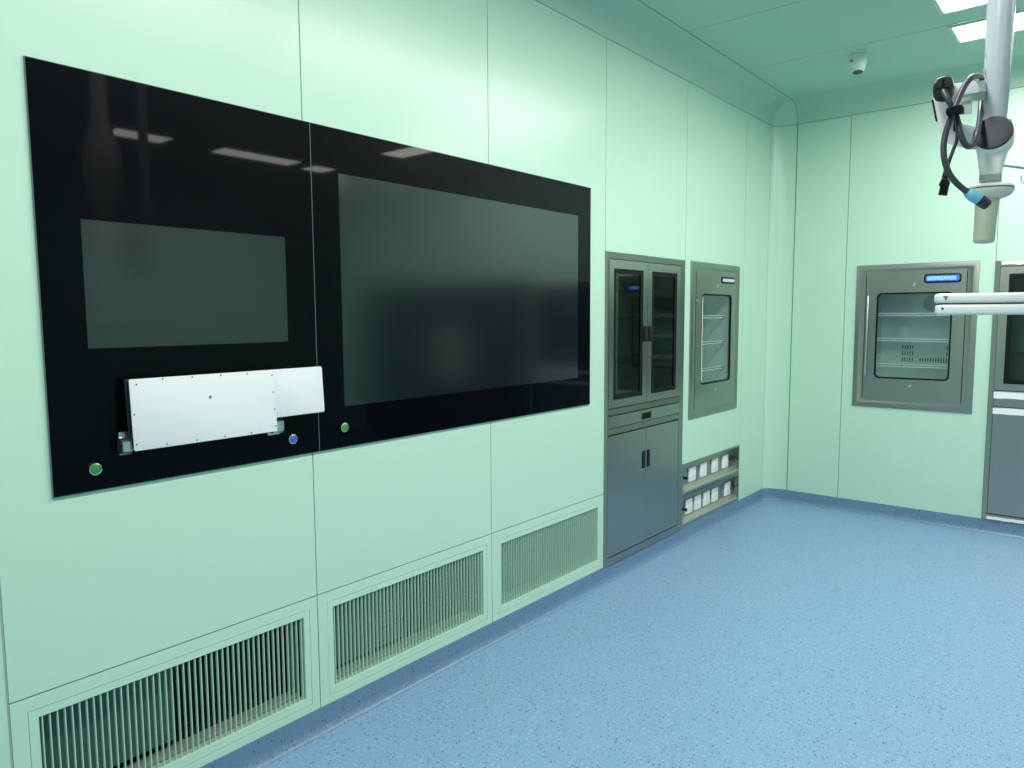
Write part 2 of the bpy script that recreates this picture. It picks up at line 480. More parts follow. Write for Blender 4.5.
# ------------------------------------------------------------------ return air grilles
def make_grille():
    root = empty('return_air_grille', (0, V0, 0), LEFT, '', 'air grille', 'return air grilles along the foot of the wall')
    w = .998; z0, z1 = SK, .542
    mb = MB()                                        # surround sheet, joint gap to its neighbours
    frame_plate(mb, (.0022, z0, w-.0022, z1-.0022), (.0430, .128, w-.0350, .5010), 0, .012)
    build('surround', mb, M_vent, root)
    mb = MB()                                        # hinged frame
    frame_plate(mb, (.0445, .1295, w-.0365, .4995), (.069, .158, .937, .4755), .0006, .014)
    ring = lambda y: rrect(.069, .158, .937, .4755, .0001, y)
    mb.rings([ring(.0135), ring(.034)])
    build('hinged_frame', mb, M_vent, root)
    mb = MB()                                        # 45 upright blades
    n = 45; pitch = (.937-.069)/n
    for k in range(n):
        x = .069 + pitch*(k+.5)
        mb.box((x-.0014, .004, .158), (x+.0014, .0150, .4755))
    build('louvre_blades', mb, M_blade, root)
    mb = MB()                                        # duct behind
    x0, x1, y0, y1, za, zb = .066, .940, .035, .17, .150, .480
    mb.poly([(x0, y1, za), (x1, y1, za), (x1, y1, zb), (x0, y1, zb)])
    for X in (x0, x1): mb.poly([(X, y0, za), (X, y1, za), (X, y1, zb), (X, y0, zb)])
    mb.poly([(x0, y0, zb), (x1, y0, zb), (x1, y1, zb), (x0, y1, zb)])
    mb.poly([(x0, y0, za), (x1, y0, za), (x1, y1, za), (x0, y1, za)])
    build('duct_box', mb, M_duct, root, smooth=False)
    mb = MB(); mb.box((x0+.01, .036, .152), (x1-.01, .085, .172), .003); build('duct_sill', mb, M_sill, root, 'pale ledge behind the blades')
    mb = MB(); mb.box((x0+.004, .060, .20), (.47, .064, zb-.004)); mb.box((.90, .050, .175), (x1-.004, .054, zb-.004))
    build_each('damper_plate', mb, M_damper, root, 'dull green metal plate behind the blades')
    return root
g1 = make_grille()
g1['label'] = 'mint air grille nearest the camera, below the small screen, dark gaps between its blades'
g2 = copy_tree(g1); g2.location = (0, V0+.998, 0)
g2['label'] = 'mint upright-blade air grille in the middle, between the other two grilles'
g3 = copy_tree(g1); g3.location = (0, V0+1.996, 0)
g3['label'] = 'mint air grille directly beside the tall steel cabinet with lower doors'

# ------------------------------------------------------------------ black glass display panels
def button(root, x, z, cm, nm='power_button'):
    mb = MB()
    mb.lathe([(.0170, 0), (.0185, -.004), (.0175, -.0075), (.0140, -.0085), (.0136, -.0060), (.001, -.0060)], (x, -.009, z), (0, 1, 0), 32)
    b = build(nm, mb, M_chrome, root)
    mb = MB(); mb.lathe([(.0135, 0), (.0135, -.0075), (.011, -.0090), (.001, -.0096)], (x, -.009, z), (0, 1, 0), 32)
    build('button_cap', mb, cm, b, 'green button cap' if cm == M_green else 'blue button cap')

PG = 1 - .009/CAM.x
def display(name, lab, x0, x1, scr):
    pz = lambda z: 1.59+(z-1.59)*PG
    x0, x1, scr = x0*PG, x1*PG, (scr[0]*PG, pz(scr[1]), scr[2]*PG, pz(scr[3]))
    zb, zt = pz(1.0885), pz(2.278)
    root = empty(name, (0, x0, zb), LEFT, lab, 'display panel')
    w = x1-x0; h = zt-zb
    s = (scr[0]-x0, scr[1]-zb, scr[2]-x0, scr[3]-zb)
    mb = MB(); frame_plate(mb, (0, 0, w, h), s, -.009, -.0015, 0, .0012)
    g = build('glass_front', mb, M_glass, root)
    mb = MB(); frame_plate(mb, (-.0022, -.0022, w+.0022, h+.0022), (.0006, .0006, w-.0006, h-.0006), -.0078, -.0004)
    build('edge_strip', mb, M_edge, root, 'thin grey-green glass edge')
    mb = MB(); mb.box((s[0], -.0086, s[1]), (s[2], -.002, s[3]))
    build('screen', mb, M_screen, root, 'switched-off dark grey screen')
    return root
d1 = display('display_panel', 'black glass wall panel with the smaller screen, behind the folded white keyboard tray', .7305, 1.6155, (.842, 1.500, 1.4995, 1.8655))
button(d1, (.840-.7305)*PG, (1.151-1.0885)*PG, M_green); button(d1, (1.501-.7305)*PG, (1.150-1.0885)*PG, M_blue, 'blue_button')
d2 = display('display_panel', 'wide black glass wall panel with the large screen, on the right', 1.6195, 3.431, (1.737, 1.244, 3.311, 2.118))
button(d2, (1.730-1.6195)*PG, (1.164-1.0885)*PG, M_green)

# ------------------------------------------------------------------ folded keyboard tray on the small panel
def left_at(u, v, x):
    """(y, z) where the sight line through a pixel meets the plane at distance x from the left wall"""
    d = CF + CR*((u-512)/FPX) + CU*((384-v)/FPX)
    p = CAM + d*((x-CAM.x)/d.x); return p.y, p.z
LEAN = .060; TH = .27
PXF = .070                                           # how far the tray stands out from the wall
TY, TZ = left_at(134, 450.8, PXF)
tray = empty('keyboard_tray', (0, TY, TZ), LEFT, 'white metal fold-up keyboard tray with hinges on the black glass panel', 'keyboard tray')
loc = lambda u, v, x=PXF: (left_at(u, v, x)[0]-TY, -x, left_at(u, v, x)[1]-TZ)
XT = PXF-LEAN*TH; XN = PXF-LEAN*.10
a = loc(128.6, 379.3, XT); b = loc(321.5, 367.6, XT); c = loc(325.5, 411.4, XN); e = loc(277, 432); f = loc(134, 450.8); j = loc(270.6, 369.9, XT); k2 = loc(277, 418, XN)
xl, xm, xr = (a[0]+f[0])/2, (e[0]+k2[0])/2, (b[0]+c[0])/2
zt, zb, zn = (a[2]+j[2])/2, (e[2]+f[2])/2, (c[2]+k2[2])/2
def lean(mb):
    for v in mb.bm.verts: v.co.y += LEAN*(v.co.z-zb)
    return mb
def rbox(mb, x0, z0, x1, z1, y0, y1, r, bev=.0015):
    mb.prism(rrect(x0, z0, x1, z1, r, y0, 5), (0, y1-y0, 0), bev, 2)
mb = MB(); rbox(mb, xl, zb, xm, zt, -PXF, -PXF+.0035, .005); cover = build('cover_plate', lean(mb), M_white, tray)
mb = MB(); rbox(mb, xl+.006, zb+.006, xm-.006, zt-.006, -PXF+.0035, -.036, .004); build('tray_body', lean(mb), M_dgrey, tray, 'dark grey tray body')
mb = MB(); rbox(mb, xl+.002, zb+.002, xm-.002, zt-.002, -.0355, -.030, .004); build('back_plate', lean(mb), M_dgrey, tray)
mb = MB(); rbox(mb, xm-.03, zn, xr, zt-.001, -PXF+.0045, -PXF+.020, .006); build('mouse_plate', lean(mb), M_white, tray)
mb = MB()
scr = [(136,384.5),(162.2,378.9),(191.7,377),(220,375.2),(246.5,373.5),(271.2,375),(272.5,392),(274,409),(275.3,426),(251,432.7),(224.8,436.3),(196.9,440),(167.2,444),(136.8,444.6),(134.2,414.6)]
for u, v in scr:
    XX = PXF-LEAN*TH*(445-v)/70; y, z = left_at(u, v, XX)
    mb.lathe([(.0026, 0), (.0024, -.0012), (.001, -.0014)], (y-TY, -PXF+LEAN*(z-TZ-zb), z-TZ), (0, 1, 0), 10)
build_each('screw', mb, M_screw, cover, 'small grey screw heads around the plate')
mb = MB(); y, z = left_at(209.9, 396.9, PXF-LEAN*.17); mb.lathe([(.0052, 0), (.005, -.0016), (.001, -.002)], (y-TY, -PXF+LEAN*(z-TZ-zb), z-TZ), (0, 1, 0), 16)
build('lock', mb, M_lockm, cover, 'small brass lock')
# hinges
def hinge(x0, x1, b0, b1, z0, z1, reach):
    mb = MB(); h = z1-z0
    mb.box((x0, -.016, z0), (x1, -.009, z1), .002)
    mb.prism([(b0, -.015, z0+h*.10), (b0, -reach+.012, z0+h*.10), (b0, -reach, z0+h*.22), (b0, -reach, z1-h*.36), (b0, -reach+.012, z1-h*.24), (b0, -.015, z1-h*.20)], (b1-b0, 0, 0), .003)
    mb.lathe([(.004, 0), (.004, -.002), (.001, -.003)], ((x0+x1)/2, -.016, z1-.010), (0, 1, 0), 12)
    return build('hinge', mb, M_alu, tray)
P_ = lambda u, v, x: (left_at(u, v, x)[0]-TY, left_at(u, v, x)[1]-TZ)
hinge(P_(118.3, 440, .012)[0], P_(130, 440, .012)[0], P_(122.5, 445, .055)[0], P_(133.2, 445, .055)[0], P_(119, 455.3, .012)[1], P_(119, 432.2, .012)[1], .056)
hinge(P_(267, 430, .012)[0], P_(279, 430, .012)[0], P_(274, 425, .05)[0], P_(284, 425, .05)[0], P_(268, 435.4, .012)[1], P_(270, 413, .012)[1], .052)

# ------------------------------------------------------------------ tall recessed steel cabinets
def make_cabinet(loc_, rz, lab):
    root = empty('instrument_cabinet', loc_, rz, lab, 'cabinet', 'tall recessed steel cabinets')
    w, zt = CABW, 1.949
    mb = MB()                                        # outer frame with a chamfered lip
    L = lambda x0, z0, x1, z1, y: [Vector((x1, y, z1)), Vector((x0, y, z1)), Vector((x0, y, z0)), Vector((x1, y, z0))]
    mb.rings([L(0, SK, w, zt, .02), L(0, SK, w, zt, -.004), L(.004, SK+.004, w-.004, zt-.004, -.012), L(.030, SK+.042, w-.050, zt-.040, -.006), L(.032, SK+.044, w-.052, zt-.042, .004), L(.032, SK+.044, w-.052, zt-.042, .03), L(0, SK, w, zt, .02)])
    build('frame', mb, M_steel2, root)
    x0, x1 = .032, w-.056; xm = (x0+x1)/2+.001
    mb = MB()                                        # body behind the wall
    bx0, bx1, by = .032, w-.052, .36
    mb.poly([(bx0, by, .13), (bx1, by, .13), (bx1, by, 1.907), (bx0, by, 1.907)])
    for X in (bx0, bx1): mb.poly([(X, .03, .13), (X, by, .13), (X, by, 1.907), (X, .03, 1.907)])
    for Z in (.13, 1.03, 1.907): mb.poly([(bx0, .03, Z), (bx1, .03, Z), (bx1, by, Z), (bx0, by, Z)])
    build('carcass', mb, M_dsteel, root, smooth=False)
    for Z in (1.30, 1.56, 1.74):
        mb = MB(); mb.box((bx0+.004, .05, Z), (bx1-.004, by-.01, Z+.008)); mb.box((bx0+.004, .046, Z-.003), (bx1-.004, .052, Z+.011), .002)
        build('shelf', mb, M_shelfglass, root, 'glass shelf behind the doors')
    mb = MB()
    for Z in (1.033, .917):                          # rails above and below the drawer
        t, bz = (Z+.004, Z-.037)
        mb.prism([(x0, .0, t), (x0, -.006, t-.003), (x0, -.010, bz+.004), (x0, .0, bz)], (x1-x0, 0, 0))
    mb.box((x0, -.003, 1.0), (x1, .02, 1.03))
    build_each('rail', mb, M_steel2, root)
    for k in (0, 1):
        a, b = (x0, xm-.0015) if k == 0 else (xm+.0015, x1)
        ga, gb = (a+.052, b-.052)
        mb = MB(); frame_plate(mb, (a, 1.040, b, 1.905), (ga, 1.087, gb, 1.855), -.008, .012, .004)
        dr = build('glass_door', mb, M_steel, root)
        mb = MB(); frame_plate(mb, (ga, 1.087, gb, 1.855), (ga+.028, 1.115, gb-.028, 1.827), -.0065, .006, .004)
        build('black_seal', mb, M_rubber, dr, 'black rubber seal round the pane')
        mb = MB(); mb.box((ga+.02, -.001, 1.107), (gb-.02, .003, 1.835)); build('glass_pane', mb, M_pane_smoke, dr, 'dark glass pane')
        hx = (xm-.046) if k == 0 else (xm+.014)
        mb = MB(); mb.box((hx, -.017, 1.420), (hx+.034, -.008, 1.516), .003); build('handle', mb, M_black, dr, 'black upright handle')
        mb = MB(); mb.box((a, -.008, .148), (b, .012, .874), .002, 1)
        dr = build('lower_door', mb, M_steel, root)
        mb = MB(); mb.box((hx+.002, -.013, .622), (hx+.034, -.0075, .732), .003); build('handle', mb, M_black, dr, 'black upright handle')
    mb = MB(); mb.box((x0, -.009, .922), (x1, .02, .992), .002, 1); dw = build('drawer', mb, M_steel, root)
    mb = MB(); frame_plate(mb, (xm-.056, .934, xm+.056, .975), (xm-.048, .940, xm+.048, .968), -.012, -.008, .003)
    pl = build('drawer_pull', mb, M_black, dw, 'black recessed drawer pull')
    mb = MB(); mb.box((xm-.049, -.0096, .939), (xm+.049, -.009, .969)); build('pull_recess', mb, M_rubber, pl)
    return root, x0, x1, xm
c1, cx0, cx1, cxm = make_cabinet((0, CAB0, 0), LEFT, 'tall recessed steel cabinet on the left wall, shown in full with glass and plain doors')
c2 = copy_tree(c1)
c2.location = (1.582, D, 0); c2.rotation_euler = (0, 0, BACK)
c2['label'] = 'tall steel cabinet in back wall, white strips on its rails, cut by photo edge'
def ragged(x0, x1, zt, zb, y, jag):
    mb = MB(); n = 26; up = []; lo = []
    for i in range(n+1):
        x = x0+(x1-x0)*i/n
        up.append((x, zt+random.uniform(-.0015, .0015))); lo.append((x, zb+random.uniform(-jag, jag)))
    for i in range(n):
        q = [(up[i][0], y, up[i][1]), (up[i+1][0], y, up[i+1][1]), (lo[i+1][0], y, lo[i+1][1]), (lo[i][0], y, lo[i][1])]
        mb.prism(q, (0, -.0012, 0))
    return mb
for x0, x1, zt, zb, y, j in ((cx0, cx1, 1.028, .984, -.0102, .004), (cx0, cx1, .913, .870, -.0102, .004), (.035, CABW-.03, 1.944, 1.918, -.0120, .006), (.03, CABW-.02, .128, .106, -.0120, .003)):
    build('white_strip', ragged(x0, x1, zt, zb, y, j), M_satin, c2, 'ragged white strip')  # ragged white strips along the rails, top and base of the back cabinet

# ------------------------------------------------------------------ warming and cooling cabinets with one glazed door
def make_storage(loc_, rz, lab, nm, mirrored, w, z0, z1, win, disp, handle):
    root = empty(nm, loc_, rz, lab, 'built-in cabinet')
    L = lambda i, y, c=0: [Vector((w-i, y, z1-i)), Vector((i, y, z1-i)), Vector((i, y, z0+i)), Vector((w-i, y, z0+i))]
    mb = MB()
    mb.rings([L(0, .006), L(0, -.006), L(.003, -.0085), L(.034, -.0125), L(.037, -.0115), L(.070, -.0085), L(.072, .006), L(.072, .03), L(0, .006)])
    build('outer_frame', mb, M_steel2, root)
    x0, x1, za, zb = .075, w-.075, z0+.052, z1-.052
    mb = MB(); frame_plate(mb, (x0, za, x1, zb), win, -.010, .014, .035, .004, 8)
    door = build('door', mb, M_steel, root)
    i = .012; inn = (win[0]+i, win[1]+i, win[2]-i, win[3]-i)
    mb = MB(); frame_plate(mb, win, inn, -.0095, .001, .028, .035, 8)
    build('window_seal', mb, M_rubber, door, 'black rubber window seal')
    mb = MB(); mb.prism(rrect(*inn, .028, -.004, 8), (0, .004, 0)); build('window_pane', mb, M_pane_clear, door, 'clear glass pane')
    # display with its dark surround
    mb = MB(); mb.prism(rrect(*disp, .020, -.0105, 6), (0, -.004, 0), .001); dp = build('control_display', mb, M_black, door)
    q = (disp[0]+.012, disp[1]+.013, disp[2]-.012, disp[3]-.013)
    mb = MB(); mb.prism(rrect(*q, .012, -.0145, 6), (0, -.0006, 0))
    sc = build('display_screen', mb, M_dispw if not mirrored else M_dispb, dp, 'lit blue readout' if mirrored else 'pale readout')
    mb = MB(); x = q[0]+.010
    while x < q[2]-.020:                             # rows of tiny illegible readout segments
        ww = random.uniform(.006, .014)
        mb.box((x, -.0156, q[1]+random.uniform(.004, .010)), (min(x+ww, q[2]-.006), -.0151, q[3]-random.uniform(.004, .009)))
        x += ww+.0025
    build_each('readout_segment', mb, M_displ if mirrored else M_inner, sc)
    # pale scuff marks and screws
    mb = MB(); xm = (win[0]+win[2])/2
    for zz in (win[3]+.055, win[1]-.052):
        mb.box((xm-.006, -.0112, zz-.010), (xm-.001, -.0102, zz+.012)); mb.box((xm+.004, -.0112, zz+.002), (xm+.009, -.0102, zz+.012))
    build_each('latch_mark', mb, M_mark, door, 'small pale latch marks')
    if handle:
        mb = MB(); hx, h0, h1 = handle
        mb.box((hx-.0065, -.034, h0), (hx+.0065, -.022, h1), .004)
        for zz in (h0+.04, h1-.04): mb.box((hx-.005, -.024, zz-.008), (hx+.005, -.009, zz+.008), .002)
        build('handle', mb, M_alu, door, 'long silver bar handle')
    else:
        mb = MB()
        for zz in (win[3]-.06, win[1]+.05): mb.box((.066, -.014, zz-.016), (.130, -.009, zz+.016), .002)
        build_each('door_hinge', mb, M_steel2, door)
    # liner behind the door
    a, b, c_, d_, dep = win[0]-.03, win[2]+.03, win[1]-.02, win[3]+.02, .30
    mb = MB()
    mb.poly([(a, dep, c_), (b, dep, c_), (b, dep, d_), (a, dep, d_)])
    for X in (a, b): mb.poly([(X, .014, c_), (X, dep, c_), (X, dep, d_), (X, .014, d_)])
    for Z in (c_, d_): mb.poly([(a, .014, Z), (b, .014, Z), (b, dep, Z), (a, dep, Z)])
    liner = build('liner', mb, M_inner, root, 'pale inner liner', smooth=False)
    mb = MB(); hh = (d_-c_)
    ww = b-a
    for fx in (.36, .90):                            # punched air slots in the back panel
        for fz in (.20, .27, .34):
            for i in range(5):
                X = a+ww*(fx-.08)+i*.018; mb.box((X, dep-.003, c_+hh*fz), (X+.007, dep-.001, c_+hh*fz+.030))
    for i in range(10):
        X = a+ww*.50+i*.018; mb.box((X, dep-.003, c_+hh*.20), (X+.008, dep-.001, c_+hh*.20+.030))
    build_each('air_slot', mb, M_slot, liner)
    mb = MB(); mb.lathe([(.060, 0), (.060, -.004), (.052, -.006), (.001, -.006)], (a+ww*.62, dep-.001, d_-.10), (0, 1, 0), 32); build('fan_cover', mb, M_dsteel, liner)
    for zz in (.735, .44, .14):
        Z = win[1]+(win[3]-win[1])*zz
        mb = MB(); mb.box((a+.004, .05, Z), (b-.004, dep-.01, Z+.004))
        sh = build('shelf', mb, M_shelfglass, root, 'clear shelf inside')
        mb = MB(); mb.box((a+.004, .044, Z-.003), (b-.004, .050, Z+.003), .001); mb.box((a+.004, .044, Z+.014), (b-.004, .050, Z+.019), .001)
        build_each('shelf_edge', mb, M_socket, sh)
        mb = MB(); mb.box((a+.002, .060, Z-.012), (a+.012, .075, Z+.01), .002); mb.box((b-.012, .060, Z-.012), (b-.002, .075, Z+.01), .002)
        build_each('shelf_clip', mb, M_black, sh, 'black shelf clips')
    mb = MB()
    if mirrored: mb.box((a+.03, .03, d_-.022), (b-.03, .05, d_-.004), .003)  # unseen strip added under the top to brighten the cooling cabinet's inside
    else: mb.box((win[0]+.028, .002, win[1]+.014), (win[0]+.050, .010, win[3]-.014), .003)
    build('light_strip', mb, M_tube, root, 'unseen light strip added inside' if mirrored else 'upright light strip behind the glass')
    return root
FW = .815
make_storage((0, 4.660, 0), LEFT, 'narrow-looking steel warming cabinet with pale readout on the left wall', 'warming_cabinet', False, .830, .857, 1.950,
             (.162, 1.086, .680, 1.731), (.484, 1.811, .726, 1.860), None)
make_storage((FR2[0], D, 0), BACK, 'square steel cooling cabinet with lit blue readout on the back wall', 'cooling_cabinet', True, FW, .859, 1.956,
             (.151, 1.086, .661, 1.741), (.468, 1.806, .708, 1.874), (.094, 1.103, 1.722))

# ------------------------------------------------------------------ recessed socket boxes beside the cabinet
def socket_box(z0, z1, lab, xs, zs0, zs1):
    root = empty('socket_box', (0, 4.572, 0), LEFT, lab, 'socket box', 'recessed steel socket boxes')
    w = 1.000; dep = .050
    mb = MB()
    frame_plate(mb, (0, z0, w, z1), (.016, z0+.022, w-.016, z1-.014), -.004, .004)
    build('rim', mb, M_steel2, root)
    mb = MB(); zf = z0+.042
    mb.poly([(.016, dep, zf), (w-.016, dep, zf), (w-.016, dep, z1-.014), (.016, dep, z1-.014)])
    mb.poly([(.016, .0, z1-.014), (w-.016, .0, z1-.014), (w-.016, dep, z1-.014), (.016, dep, z1-.014)])
    for X in (.016, w-.016): mb.poly([(X, .0, z0+.022), (X, dep, zf), (X, dep, z1-.014), (X, .0, z1-.014)])
    build('recess', mb, M_steel, root, smooth=False)
    mb = MB(); mb.prism([(.017, -.005, z0+.020), (.017, -.003, z0+.030), (.017, dep, zf+.003), (.017, dep, zf-.01)], (w-.034, 0, 0))
    lip = build('lip', mb, M_lip, root, 'pale steel lip along the bottom')
    for X in (.036, w-.046):
        mb = MB(); mb.lathe([(.006, 0), (.006, -.004), (.001, -.005)], (X, -.002, z0+.030), (0, 1, 0), 12)
        build('screw', mb, M_chrome, lip)
    for x in xs:
        mb = MB(); mb.prism(rrect(x+.006, zs0, x+.112, zs1, .006, dep-.001, 4), (0, -.012, 0), .002)
        so = build('socket', mb, M_socket, root, 'white socket plate')
        mb = MB(); xc = x+.059; zc = (zs0+zs1)/2
        mb.box((xc-.028, dep-.0138, zc-.030), (xc+.028, dep-.0128, zc+.030), .001)
        o = build('insert', mb, M_pwhite, so)
        mb = MB()
        for dx, dz in ((-.012, .016), (.012, .016), (-.010, -.016), (.010, -.016), (0, -.005)):
            mb.box((xc+dx-.002, dep-.0144, zc+dz-.006), (xc+dx+.002, dep-.0137, zc+dz+.006))
        build_each('pin_hole', mb, M_pin, so)
    for x, mt in ((.085, M_black), (w-.088, M_red)):
        mb = MB(); zc = (zs0+zs1)/2 + .0
        mb.lathe([(.014, 0), (.014, -.010), (.009, -.012), (.009, -.034), (.012, -.036), (.012, -.044), (.001, -.046)], (x+.02, dep, zc), (0, 1, 0), 20)
        build('earth_terminal', mb, mt, root, 'black earth terminal' if mt is M_black else 'dark red earth terminal')
    return root
socket_box(.330, .554, 'upper steel socket box with four white socket plates, above the other box', (.196, .382, .580, .770), .390, .490)
socket_box(.105, .326, 'lower steel socket box with five white socket plates, just above the skirting', (.152, .294, .442, .592, .824), .162, .264)

# ------------------------------------------------------------------ ceiling lights
def make_light(lw, ll):
    root = empty('ceiling_light', (0, 0, ZC), 0, '', 'ceiling light', 'flat panel lights in the ceiling')
    mb = MB(); t = .024
    L = lambda i, z: [Vector((ll/2-i, lw/2-i, z)), Vector((-ll/2+i, lw/2-i, z)), Vector((-ll/2+i, -lw/2+i, z)), Vector((ll/2-i, -lw/2+i, z))]
    mb.rings([L(0, -.0005), L(0, -.010), L(.004, -.013), L(t-.004, -.013), L(t, -.010), L(t, -.006)])
    build('light_frame', mb, M_vent, root)
    mb = MB(); mb.poly([Vector(p) for p in L(t, -.007)][::-1])
    o = build('diffuser', mb, M_lamp, root, 'glowing white diffuser', smooth=False, recalc=False)
    return root
LX = 1.20; LWD = .34
l0 = make_light(LWD, LX)
OFF = 'flat panel light in the ceiling outside the view'
def put(x, y, rz, lab, first=False):
    o = l0 if first else copy_tree(l0)
    o.location = (x, y, ZC); o.rotation_euler = (0, 0, rz); o['label'] = lab
put(1.395+LX/2, 5.272, 0, 'flat ceiling light nearest the back wall, crossing behind the hanging white pole', True)
put(1.398+LWD/2, 4.868-LX/2, PI/2, 'flat ceiling light cut off by the top photo edge, left of the hanging pole')
for x, y, rz in ((1.385+LWD/2, 3.62-LX/2, PI/2), (1.385+LWD/2, 2.365-LX/2, PI/2),
                 (1.385+LWD/2, 1.11-LX/2, PI/2), (1.385+LWD/2, -.145-LX/2, PI/2),
                 (3.17, 5.277, 0)):
    put(x, y, rz, OFF)
for ll, x, y in ((.96, 4.845, 4.395), (.56, 4.845, 3.18), (.34, 4.90, 5.20)):
    o = make_light(LWD, ll); o.location = (x, y, ZC); o.rotation_euler = (0, 0, PI/2); o['label'] = OFF

# ------------------------------------------------------------------ ceiling camera
zc_ = ZC
cc = empty('security_camera', (.856, 5.290, ZC), 0, 'small white turret security camera on the green ceiling near the corner', 'security camera')
cc.scale = (.78, .78, .78)
ax = Vector((.04, -.14, -1)).normalized()
mb = MB(); mb.lathe([(.072, 0), (.074, -.006), (.074, -.016), (.066, -.020), (.001, -.020)], (0, 0, 0), (0, 0, 1), 40); build('base', mb, M_cctv, cc)
mb = MB(); mb.lathe([(.068, .0), (.070, .02), (.066, .060), (.054, .105), (.046, .124), (.042, .128), (.001, .126)], (0, 0, -.014), ax, 40)
sh = build('shell', mb, M_cctv, cc)
mb = MB(); mb.lathe([(.0405, .126), (.041, .1295), (.036, .1305), (.001, .1305)], (0, 0, -.014), ax, 40)
fp = build('face_plate', mb, M_lens, sh, 'dark lens face')
mb = MB(); mb.lathe([(.018, .130), (.017, .134), (.001, .136)], (0, 0, -.014), ax, 24); build('lens', mb, M_slot, fp)
mb = MB(); q = Vector((-.024, -.0655, -.052))
mb.box((-.042, -.0685, -.060), (-.004, -.058, -.046)); build('badge', mb, M_logo, sh, 'small grey badge')
mb = MB(); mb.lathe([(.006, 0), (.006, -.004), (.001, -.005)], (.046, -.047, -.070), (-.7, .7, 0), 12); build('screw', mb, M_logo, sh)

# ------------------------------------------------------------------ hanging white pole with yoke, handle and loose cables
DP = 1.60; PXM = DP/FPX
J = at(994.2, 131.6, DP); VR = (J-CAM).normalized()                             # joint on the pole axis
pend = empty('surgical_light_arm', (J.x, J.y, ZC), 0, 'white film-wrapped pole hanging from the ceiling with black round joint and beige handle', 'ceiling arm')
def pb(name, mb, mt, parent=pend, lab=None, each=False, **k): return (build_each if each else build)(name, mb, mt, parent, lab, origin=(J.x, J.y, ZC), **k)
zat = lambda v: at(992, v, DP).z
UPV = Vector((0, 0, 1)); TOC = (CAM-J); TOC.z = 0; TOC.normalize()
SIDE = UPV.cross(TOC)                                # horizontal, to the right as seen from the camera
rr = lambda px: px*PXM
mb = MB()
zj = zat(120)
mb.lathe([(rr(9.6), zj-.02), (rr(10.4), zat(112)), (rr(10.9), zat(96)), (rr(11.5), zat(70)), (rr(11.8), zat(40)), (rr(12.2), zat(0)), (rr(12.2), 3.20)], (J.x, J.y, 0), UPV, 40)
pole = pb('pole', mb, M_film, lab='pole wrapped in clear film')
mb = MB(); mb.lathe([(.05, ZC-.14), (.11, ZC-.10), (.14, ZC-.03), (.14, ZC-.001)], (J.x, J.y, 0), UPV, 40); pb('ceiling_canopy', mb, M_pwhite)
mb = MB()                                            # film creases: torn ends standing off the pole
for u, v, l in ((984.5, 70, 9), (986, 55, 7), (1008.5, 70, 8)):
    p0 = at(u, v-l/2, DP-.01); p1 = at(u+.8, v+l/2, DP-.01); s_ = -1 if u < 995 else 1
    mb.prism([p0, at(u+1.9*s_, v+1, DP-.02), p1, at(u-1.5*s_, v, DP-.012)], VR*.002)
pb('film_flap', mb, M_satin, pole, 'loose flap of film', True)
# joint: round white housing with a black cap facing the camera
JA = (TOC*.95 + UPV*.27 - SIDE*.12).normalized(); JO = J + TOC*.014 - UPV*.0175 + SIDE*.001
mb = MB(); mb.lathe([(rr(11), -.030), (rr(15.5), -.022), (rr(17), .006), (rr(17), .020), (rr(16.5), .023)], JO, JA, 48)
hs = pb('joint_housing', mb, M_pwhite)
mb = MB(); mb.lathe([(rr(16.6), .0232), (rr(17.1), .027), (rr(16.3), .031), (rr(11), .0325), (.0005, .0330)], JO, JA, 48)
pb('joint_cap', mb, M_dgrey, hs, 'black round joint cap')
# tapered neck under the joint
def band(v, u0, u1, dep):
    c_ = at((u0+u1)/2, v, DP); hw = (u1-u0)/2*PXM
    return [c_+SIDE*sx*hw*kx+TOC*sy*dep*ky for sx, sy, kx, ky in ((1, -1, 1, .7), (1, 1, 1, .55), (.0, 1, .82, 0), (.0, 1, 0, 0))][:0] or \
        [c_ + SIDE*hw*math.copysign(abs(math.cos(t))**.55, math.cos(t)) + TOC*dep*math.copysign(abs(math.sin(t))**.55, math.sin(t)) for t in [2*PI*i/32 for i in range(32)]]
mb = MB()
mb.rings([band(v, u0, u1, d_) for v, u0, u1, d_ in ((122, 980, 1009, .020), (134, 978.2, 1009.4, .024), (144, 978.2, 1008.4, .026), (152, 979, 1006, .026), (162, 980, 1003, .026), (174, 981, 1000, .025), (176, 981.4, 999.6, .024))], True, True)
pb('neck', mb, M_pwhite)
mb = MB()
mb.rings([band(v, u0, u1, d_) for v, u0, u1, d_ in ((175, 980.6, 1000.2, .023), (182, 980.6, 999.8, .023), (183, 982, 998.2, .020), (187, 982, 998.2, .020))], True, True)
pb('neck_collar', mb, M_collar, lab='grey collar under the neck')
# flange and grip
zf = lambda v: at(989, v, DP).z
FC = at(988.4, 190, DP)
mb = MB(); mb.lathe([(.0005, zf(185)), (rr(17), zf(185.2)), (rr(20.6), zf(186.3)), (rr(21.8), zf(188.0)), (rr(21.8), zf(188.9))], (FC.x, FC.y, 0), UPV, 56)
fl = pb('flange', mb, M_pwhite)
mb = MB(); mb.lathe([(rr(21.5), zf(188.7)), (rr(21.5), zf(190.4))], (FC.x, FC.y, 0), UPV, 56); pb('flange_groove', mb, M_black, fl, 'dark groove')
mb = MB(); mb.lathe([(rr(22), zf(190.1)), (rr(22), zf(191.2)), (rr(20), zf(195.0)), (rr(17), zf(197.2)), (rr(12), zf(199)), (.0005, zf(199))], (FC.x, FC.y, 0), UPV, 56)
pb('flange_base', mb, M_cream, lab='cream lower half of the flange')
g0 = at(987.3, 197, DP); g1_ = at(983.6, 242.0, DP); gx = (g1_-g0); gl = gx.length
